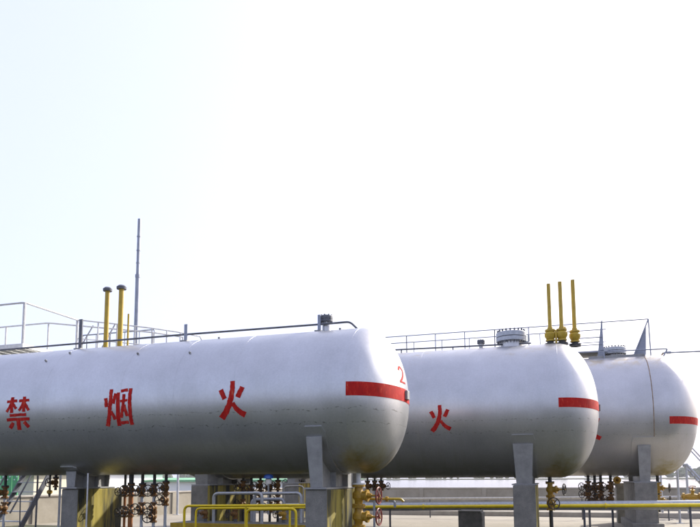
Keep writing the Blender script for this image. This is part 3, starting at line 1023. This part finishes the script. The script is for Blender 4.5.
# ------------------------------------------------------------------ top platform and gangway
pf = thing('access_platform', 'pale steel platform with railings and gangway above the smallest tank', 'platform', (-12.45, 12.8, DECK))
def lv(x, y, z=0.0):
    return Vector((x + 12.45, y - 12.8, z))
MB().box((-4.2, 0, -.10), (0, .07, 0)).build('edge_beam', GRATE, pf, smooth=False)
MB().box((-.07, .072, -.10), (0, 1.93, 0)).build('edge_beam', GRATE, pf, smooth=False)
MB().box((-4.2, 1.93, -.10), (0, 2.0, 0)).build('edge_beam', GRATE, pf, smooth=False)
for k in range(14):
    MB().box((-4.2 + .3 * k, .072, -.045), (-4.2 + .3 * k + .26, 1.928, -.012)).build('grating_plank', GRATE, pf, smooth=False)
for q in (-2.1, -3.9):
    MB().tube([(q, 1.0, -.1), (q, 1.0, -DECK + GY)], .07, 10).build('support_leg', GALV, pf)
RH = 1.05
def railing(root, pts, posts, mid=True, r=.022, m=RAILW, h=RH, pr=None):
    MB().tube(bend([p + Vector((0, 0, h)) for p in pts], .12), r, 8).build('top_rail', m, root)
    if mid:
        MB().tube(bend([p + Vector((0, 0, h * .5)) for p in pts], .12), r * .75, 8).build('mid_rail', m, root)
    for p in posts:
        MB().tube([p, p + Vector((0, 0, h))], pr or r, 8).build('post', m, root)
front = [lv(-16.6, 12.84), lv(-12.49, 12.84), lv(-12.49, 14.75)]
railing(pf, front, [], False, .026)
for p, rr in ((lv(-12.49, 12.84), .034), (lv(-12.49, 14.75), .034), (lv(-14.4, 12.84), .026), (lv(-16.2, 12.84), .026)):
    MB().tube([p, p + Vector((0, 0, RH))], rr, 8).build('post', RAILW, pf)
back = [lv(-16.6, 14.78), lv(-13.5, 14.78), lv(-12.9, 15.35), lv(-11.4, 16.75), lv(-10.9, 17.6)]
railing(pf, back, [lv(-13.5, 14.78), lv(-15.0, 14.78), lv(-12.9, 15.35), lv(-12.15, 16.05), lv(-11.4, 16.75), lv(-10.9, 17.6)], False)
right = [lv(-12.46, 14.76), lv(-11.75, 15.5), lv(-11.1, 16.25), lv(-10.62, 17.0), lv(-10.35, 17.7)]
railing(pf, right, [lv(-12.1, 15.13), lv(-11.75, 15.5), lv(-11.42, 15.88), lv(-11.1, 16.25), lv(-10.85, 16.63), lv(-10.62, 17.0)], True, .02)
MB().tube([right[-1] + Vector((0, 0, RH)), right[-1] + Vector((.25, .55, .15))], .02, 8).build('end_rail', RAILW, pf)
gd = MB()
for a, b, c, d in ((back[1], back[2], right[0], right[1]), (back[2], back[3], right[1], right[2]), (back[3], back[4], right[2], right[3])):
    gd.prism([a + Vector((0, 0, -.05)), c + Vector((0, 0, -.05)), d + Vector((0, 0, -.05)), b + Vector((0, 0, -.05))], (0, 0, .04))
gd.build('gangway_deck', GRATE, pf, smooth=False)
# railing along the crown of the middle tank beside the gangway
cr = thing('crown_railing', 'short grey railing on the middle tank crown behind the gangway', 'railing', (xat(112, 19.2), 19.2, T2.z + T2.R - .02))
a0 = xat(77, 19.2) - xat(112, 19.2)
a1 = xat(150.3, 19.2) - xat(112, 19.2)
zr = atY(112, 333, 19.2).z - (T2.z + T2.R - .02)
MB().tube(bend([(a0, 0, -.1), (a0, 0, zr), (a1, 0, zr), (a1, 0, -.1)], .06), .024, 8).build('top_rail', GALV, cr)
for t in (.2, .4, .6, .8):
    MB().tube([(a0 + (a1 - a0) * t, 0, -.1), (a0 + (a1 - a0) * t, 0, zr)], .018, 8).build('post', GALV, cr)

# spray pipe along the crown of the smallest tank
YS = T1.y - .12
P = [atY(-40, 353.5, YS), atY(186.5, 334.4, YS), atY(319.5, 324.4, YS), atY(350, 321.8, YS), atY(358, 329.5, YS)]
spr = thing('spray_pipe', 'dark cooling spray pipe on posts along the smallest tank', 'pipe', (P[1].x, YS, T1.z + T1.R))
base = Vector(spr.location)
MB().tube(bend([p - base for p in P], .08), .021, 10).build('run', DARKP, spr)
for px, py, rr in ((186.6, 324.5, .038), (319.5, 315.0, .030), (81.8, 319.5, .042)):
    t = atY(px, py, YS) - base
    MB().box((t.x - rr, t.y - .03, -.03), (t.x + rr, t.y + .0, t.z)).build('post', DARKP if px < 100 else MAST, spr, smooth=False)
    MB().box((t.x - rr * 2.2, t.y - .12, -.012), (t.x + rr * 2.2, t.y + .08, .012)).build('foot_plate', STEELG, spr, smooth=False)
# spray pipe on the middle tank
YS = T2.y - .2
P = [atY(380, 350.6, YS), atY(531, 343.2, YS)]
spr2 = thing('spray_pipe', 'dark spray pipe lying behind the round manhole of the middle tank', 'pipe', (P[1].x, YS, T2.z + T2.R))
MB().tube([P[0] - Vector(spr2.location), P[1] - Vector(spr2.location) + Vector((0, .0, 0))], .024, 8).build('run', DARKP, spr2)
for t in (.15, .5, .85):
    q = P[0].lerp(P[1], t) - Vector(spr2.location)
    MB().tube([q, (q.x, q.y, -.04)], .02, 6).build('post', DARKP, spr2)

# vent stacks
def stack(label, T, px, ytop, r, m, cap=None, valve=False, group=None, Y=None):
    Y = T.y if Y is None else Y
    base = Vector((xat(px, Y), Y, T.z + math.sqrt(T.R ** 2 - (Y - T.y) ** 2) - .02))
    # match the height seen at that column
    pt = atY(px, ytop, Y)
    # shift X so the top lands on the right column
    base.x = pt.x
    root = thing('vent_stack', label, 'vent', base, group)
    h = pt.z - base.z
    MB().lathe([(0, r), (h, r), (h, r * .8), (h - .02, r * .8)], (0, 0, 0), (0, 0, 1), 16).build('pipe', m, root)
    if cap:
        MB().lathe([(h - .03, r * 1.3), (h - .03, r * 1.9), (h + .02, r * 2.0), (h + .06, r * 1.2), (h + .07, .01)], (0, 0, 0), (0, 0, 1), 18).build('rain_cap', DARKP, root)
    if valve:
        MB().lathe([(.0, .16), (.06, .16), (.06, .09), (.12, .09)], (0, 0, 0), (0, 0, 1), 16).build('black_flange', BLACK, root)
        MB().lathe([(.12, .13), (.16, .13), (.16, .09), (.20, .12), (.27, .155), (.34, .155), (.40, .11), (.40, .14), (.45, .14), (.45, .08), (.52, .07)], (0, 0, 0), (0, 0, 1), 18).build('relief_valve', YELL, root)
    return root
gv = 'yellow vent stacks'
stack('yellow vent stack with dark rain cap beside the curved gangway rail', T1, 107.6, 290.0, .052, YELL, True, group='capped yellow vent stacks', Y=12.2)
stack('slightly taller yellow vent stack with dark rain cap', T1, 121.6, 288.0, .056, YELL, True, group='capped yellow vent stacks', Y=12.2)
stack('short thin yellow vent pipe next to the tall grey mast', T1, 128.6, 314.0, .022, YELL, False, Y=12.2)
stack('shortest of three yellow stacks on the middle tank', T2, 548.3, 284.0, .052, YELL, False, True, 'yellow stacks on the middle tank')
stack('middle one of three yellow stacks on the middle tank', T2, 559.7, 281.8, .054, YELL, False, True, 'yellow stacks on the middle tank')
stack('tallest of three yellow stacks on the middle tank, at its rounded end', T2, 572.5, 280.0, .056, YELL, False, True, 'yellow stacks on the middle tank', Y=18.95)
stack('thin short yellow pipe between the yellow stacks', T2, 555.8, 330.0, .028, YELL, False, False, Y=18.6)
stack('short thick yellow pipe behind the middle yellow stack', T2, 564.0, 327.0, .05, YELL, False, False, Y=19.2)
# the tall mast behind
mp = atY(139.4, 219, 36.0)
ms = thing('mast', 'tall grey stepped steel mast standing behind the tanks', 'mast', (mp.x, 36.0, GY))
h = mp.z - GY
MB().lathe([(0, .15), (h * .795, .135)], (0, 0, 0), (0, 0, 1), 14).build('lower_section', MAST, ms)
MB().lathe([(h * .79, .16), (h * .80, .16), (h * .80, .11), (h, .10)], (0, 0, 0), (0, 0, 1), 14).build('upper_section', MAST, ms)
for t in (.84, .885, .935):
    MB().lathe([(h * t, .13), (h * t + .06, .13)], (0, 0, 0), (0, 0, 1), 14).build('collar', MAST, ms)

# ------------------------------------------------------------------ walkway on the largest tank
WZ = 1.9 + 4.72
wk = thing('tank_walkway', 'long grey railed walkway on the crown of the largest tank', 'walkway', (xat(500, 25.7), 25.7, WZ))
wb = Vector(wk.location)
xL, xR = -9.5, atY(648.3, 319, 25.7).x
MB().box((xL - wb.x, 0, -.06), (xR - wb.x - 1.55, 1.2, 0)).build('deck', STEELG, wk, smooth=False)
hz = atY(648.3, 319, 25.7).z - WZ
def wrail(yoff, x0, x1, zs, m):
    for i, z in enumerate(zs):
        MB().tube([(x0 - wb.x, yoff, z), (x1 - wb.x, yoff, z)], .021 if i == 0 else .017, 8).build('rail', m, wk)
wrail(0.0, xL, xR, [hz], MAST)
xG = atY(601.0, 320, 25.7).x
wrail(1.2, xL, xG + .25, [hz - .02, .55, .12], MAST)
wrail(0.0, atY(575, 350, 25.7).x, xG, [.50, .22], MAST)
for px in (378, 408.5, 438.0, 468.0, 498.7, 533.5, 567.8):
    x = xat(px, 25.7)
    MB().tube([(x - wb.x, 0, -.3), (x - wb.x, 0, hz)], .021, 8).build('post', DARKP if px in (408.5, 498.7) else MAST, wk)
for px in (388, 416.0, 444.7, 472.7, 503, 545):
    x = xat(px, 26.9)
    MB().tube([(x - wb.x, 1.2, -.3), (x - wb.x, 1.2, hz - .02)], .018, 8).build('post', MAST, wk)
def plate(pxs, Y, th, name='gusset_plate'):
    pts = [atY(px, py, Y) - wb for px, py in pxs]
    return MB().prism(pts, (0, th, 0)).build(name, MAST, wk, smooth=False)
plate([(597.4, 358), (604.2, 358), (602.2, 320.5), (601.2, 320.5)], 25.7, .03)
plate([(634.2, 354.5), (646.0, 354.5), (646.0, 326)], 25.72, .02)
for q in ((634.2, 354.5), (651.0, 357)):
    MB().tube([atY(q[0], q[1], 25.7) - wb, atY(648.3, 319, 25.7) - wb], .024, 8).build('end_frame', MAST, wk)
# spray pipe with bent end on the largest tank, and a line leading off to the right
YS = 25.5
P = [atY(578, 352.5, YS), atY(667.5, 348.8, YS), atY(662.5, 358, YS)]
sp3 = thing('spray_pipe', 'grey spray pipe with bent end on the largest tank', 'pipe', (P[0].x, YS, T3.z + T3.R - .1))
MB().tube(bend([p - Vector(sp3.location) for p in P], .05), .026, 8).build('run', MAST, sp3)
for t in (.3, .75):
    q = P[0].lerp(P[1], t) - Vector(sp3.location)
    MB().tube([q, (q.x, q.y, -.06)], .02, 6).build('post', MAST, sp3)
P = [atY(663.5, 352.8, 26.1), atY(760, 349.0, 26.1)]
ol = thing('overhead_line', 'thin grey overhead pipe leading away from the largest tank crown', 'pipe', P[0])
MB().tube([Vector((0, 0, 0)), P[1] - P[0]], .03, 8).build('run', MAST, ol)
MB().lathe([(.1, .05), (.25, .05)], (0, 0, 0), P[1] - P[0], 10).build('coupling', MAST, ol)
MB().tube([P[1] - P[0], Vector(((P[1] - P[0]).x, 0, GY - P[0].z))], .05, 8).build('leg', MAST, ol)
MB().tube([Vector((0, 0, 0)), Vector((-.1, 0, T3.z + T3.R - P[0].z - .02))], .03, 8).build('riser', RUSTY, ol)

# ------------------------------------------------------------------ buildings beyond the wall
def shed(label, px0, px1, Y, top_py, depth, m, roof_m, eave=.35, wins=0, pitch=1.2, group='pale sheds beyond the wall', name='shed', cat='building', base_h=None):
    x0, x1 = xat(px0, Y), xat(px1, Y)
    h = atY((px0 + px1) / 2, top_py, Y).z
    root = thing(name, label, cat, (x0, Y, 0), group)
    w = x1 - x0
    MB().box((0, 0, 0), (w, depth, h)).build('wall', m, root, smooth=False)
    pts = [Vector((-.4, -.5, h)), Vector((-.4, depth + .5, h)), Vector((-.4, depth * .5, h + pitch))]
    MB().prism(pts, (w + .8, 0, 0)).build('roof', roof_m, root, smooth=False)
    MB().box((-.4, -.55, h - eave), (w + .4, -.503, h + .02)).build('fascia', roof_m, root, smooth=False)
    for k in range(wins):
        xx = w * (k + .5) / wins
        f = MB().box((xx - .7, -.05, h * .45), (xx + .7, -.003, h * .78)).build('window', WHITEP, root, smooth=False)
        MB().box((xx - .62, -.06, h * .47), (xx - .03, -.052, h * .76)).build('pane', GLASS, f, smooth=False)
        MB().box((xx + .03, -.06, h * .47), (xx + .62, -.052, h * .76)).build('pane', GLASS, f, smooth=False)
    return root
shed('long white shed with green eave beyond the side wall', 110, 325, 58, 480.0, 12, WHITEW, GREENR, .16, 0, .25)
def water_mat():
    m, n, b = mat('river_water')
    b.inputs['Base Color'].default_value = (.06, .07, .07, 1)
    b.inputs['Roughness'].default_value = .12
    b.inputs['IOR'].default_value = 1.33
    tc = N(n, 'ShaderNodeTexCoord').outputs['Object']
    bump(n, b, noise(n, .6, 6, .6, tc, stretch=(.5, 1.6, 1)), .25, .12)
    return m
tag(MB().box((-700, 66, -2.4), (900, 560, .012)).build('river', water_mat(), smooth=False), kind='structure')
# far bank: a low strip of land with a wood on it
tag(MB().box((-890, 560.02, -1), (890, 1400, .6)).build('far_bank', grass_mat(), smooth=False), kind='structure')
def far_wood():
    m = MB()
    rnd = random.Random(3)
    for k in range(420):
        x = -560 + 1260 * rnd.random()
        y = 575 + 60 * rnd.random()
        hgt = rnd.uniform(4.5, 8.5) * (1.0 + .35 * math.sin(x * .013) + .25 * math.sin(x * .041 + 1))
        w = hgt * rnd.uniform(.35, .6)
        nseg = 7
        o = len(m.v)
        for r, z in ((.55, .12), (1.0, .4), (.85, .68), (.35, .93)):
            for q in range(nseg):
                an = 2 * PI * q / nseg + rnd.random() * .5
                rr = w * r * rnd.uniform(.75, 1.2)
                m.v.append((x + rr * math.cos(an), y + rr * math.sin(an), .5 + hgt * z * rnd.uniform(.93, 1.07)))
        m.v.append((x, y, .5 + hgt))
        for i in range(3):
            for q in range(nseg):
                a = o + i * nseg + q
                b = o + i * nseg + (q + 1) % nseg
                m.f.append([a, b, b + nseg, a + nseg])
        for q in range(nseg):
            m.f.append([o + 3 * nseg + q, o + 3 * nseg + (q + 1) % nseg, o + 4 * nseg])
    o = m.build('far_wood', simple('far_foliage', (.04, .06, .025), (.07, .10, .04), .9, 0, .2), smooth=False)
    return tag(o, 'low wood on the far bank beyond the river', 'wood', None, 'stuff')
far_wood()
shed('cream walled house beyond the steep stair', 18, 34, 40, 473.0, 8, CREAM, BLUEG, .2, 0, 1.2, 'houses beyond the side wall')
shed('blue-grey sheet clad workshop behind the side wall', 34.5, 62, 46, 474.0, 9, BLUEG, BLUEG, .2, 3, 1.2, 'houses beyond the side wall')
shed('white rendered house beside the blue-grey workshop', 63, 108, 52, 473.5, 9, WHITEW, BLUEG, .2, 4, 1.2, 'houses beyond the side wall')
gf = thing('green_hoarding', 'green sheet hoarding with white spots behind the steep stair', 'fence', (xat(-40, 33), 33.0, 0))
wL = xat(18, 33) - xat(-40, 33)
nP = 10
for k in range(nP):
    MB().box((wL * k / nP + .02, 0, 0), (wL * (k + 1) / nP - .02, .05 + .02 * (k % 2), 2.6)).build('sheet_panel', GREENP, gf, smooth=False)
for k in range(26):
    x = wL * (k + .5) / 26
    MB().lathe([(0, .05), (.02, .04)], (x, -.001, 1.9 + .18 * ((k * 7) % 3)), (0, -1, 0), 8).build('white_disc', WHITEP, gf)

# ------------------------------------------------------------------ hazy air
hm = bpy.data.materials.new('hazy_air')
hm.use_nodes = True
hn = hm.node_tree
hn.nodes.remove(hn.nodes['Principled BSDF'])
pv = hn.nodes.new('ShaderNodeVolumePrincipled')
pv.inputs['Color'].default_value = (.93, .95, 1.0, 1)
pv.inputs['Density'].default_value = .00025
pv.inputs['Anisotropy'].default_value = .2
hn.links.new(pv.outputs[0], hn.nodes['Material Output'].inputs['Volume'])
hb = MB().box((-1000, -700, -4), (1000, 1600, 30)).build('haze', hm, smooth=False)
tag(hb, 'thin pale haze hanging over the river and yard', 'haze', None, 'stuff')
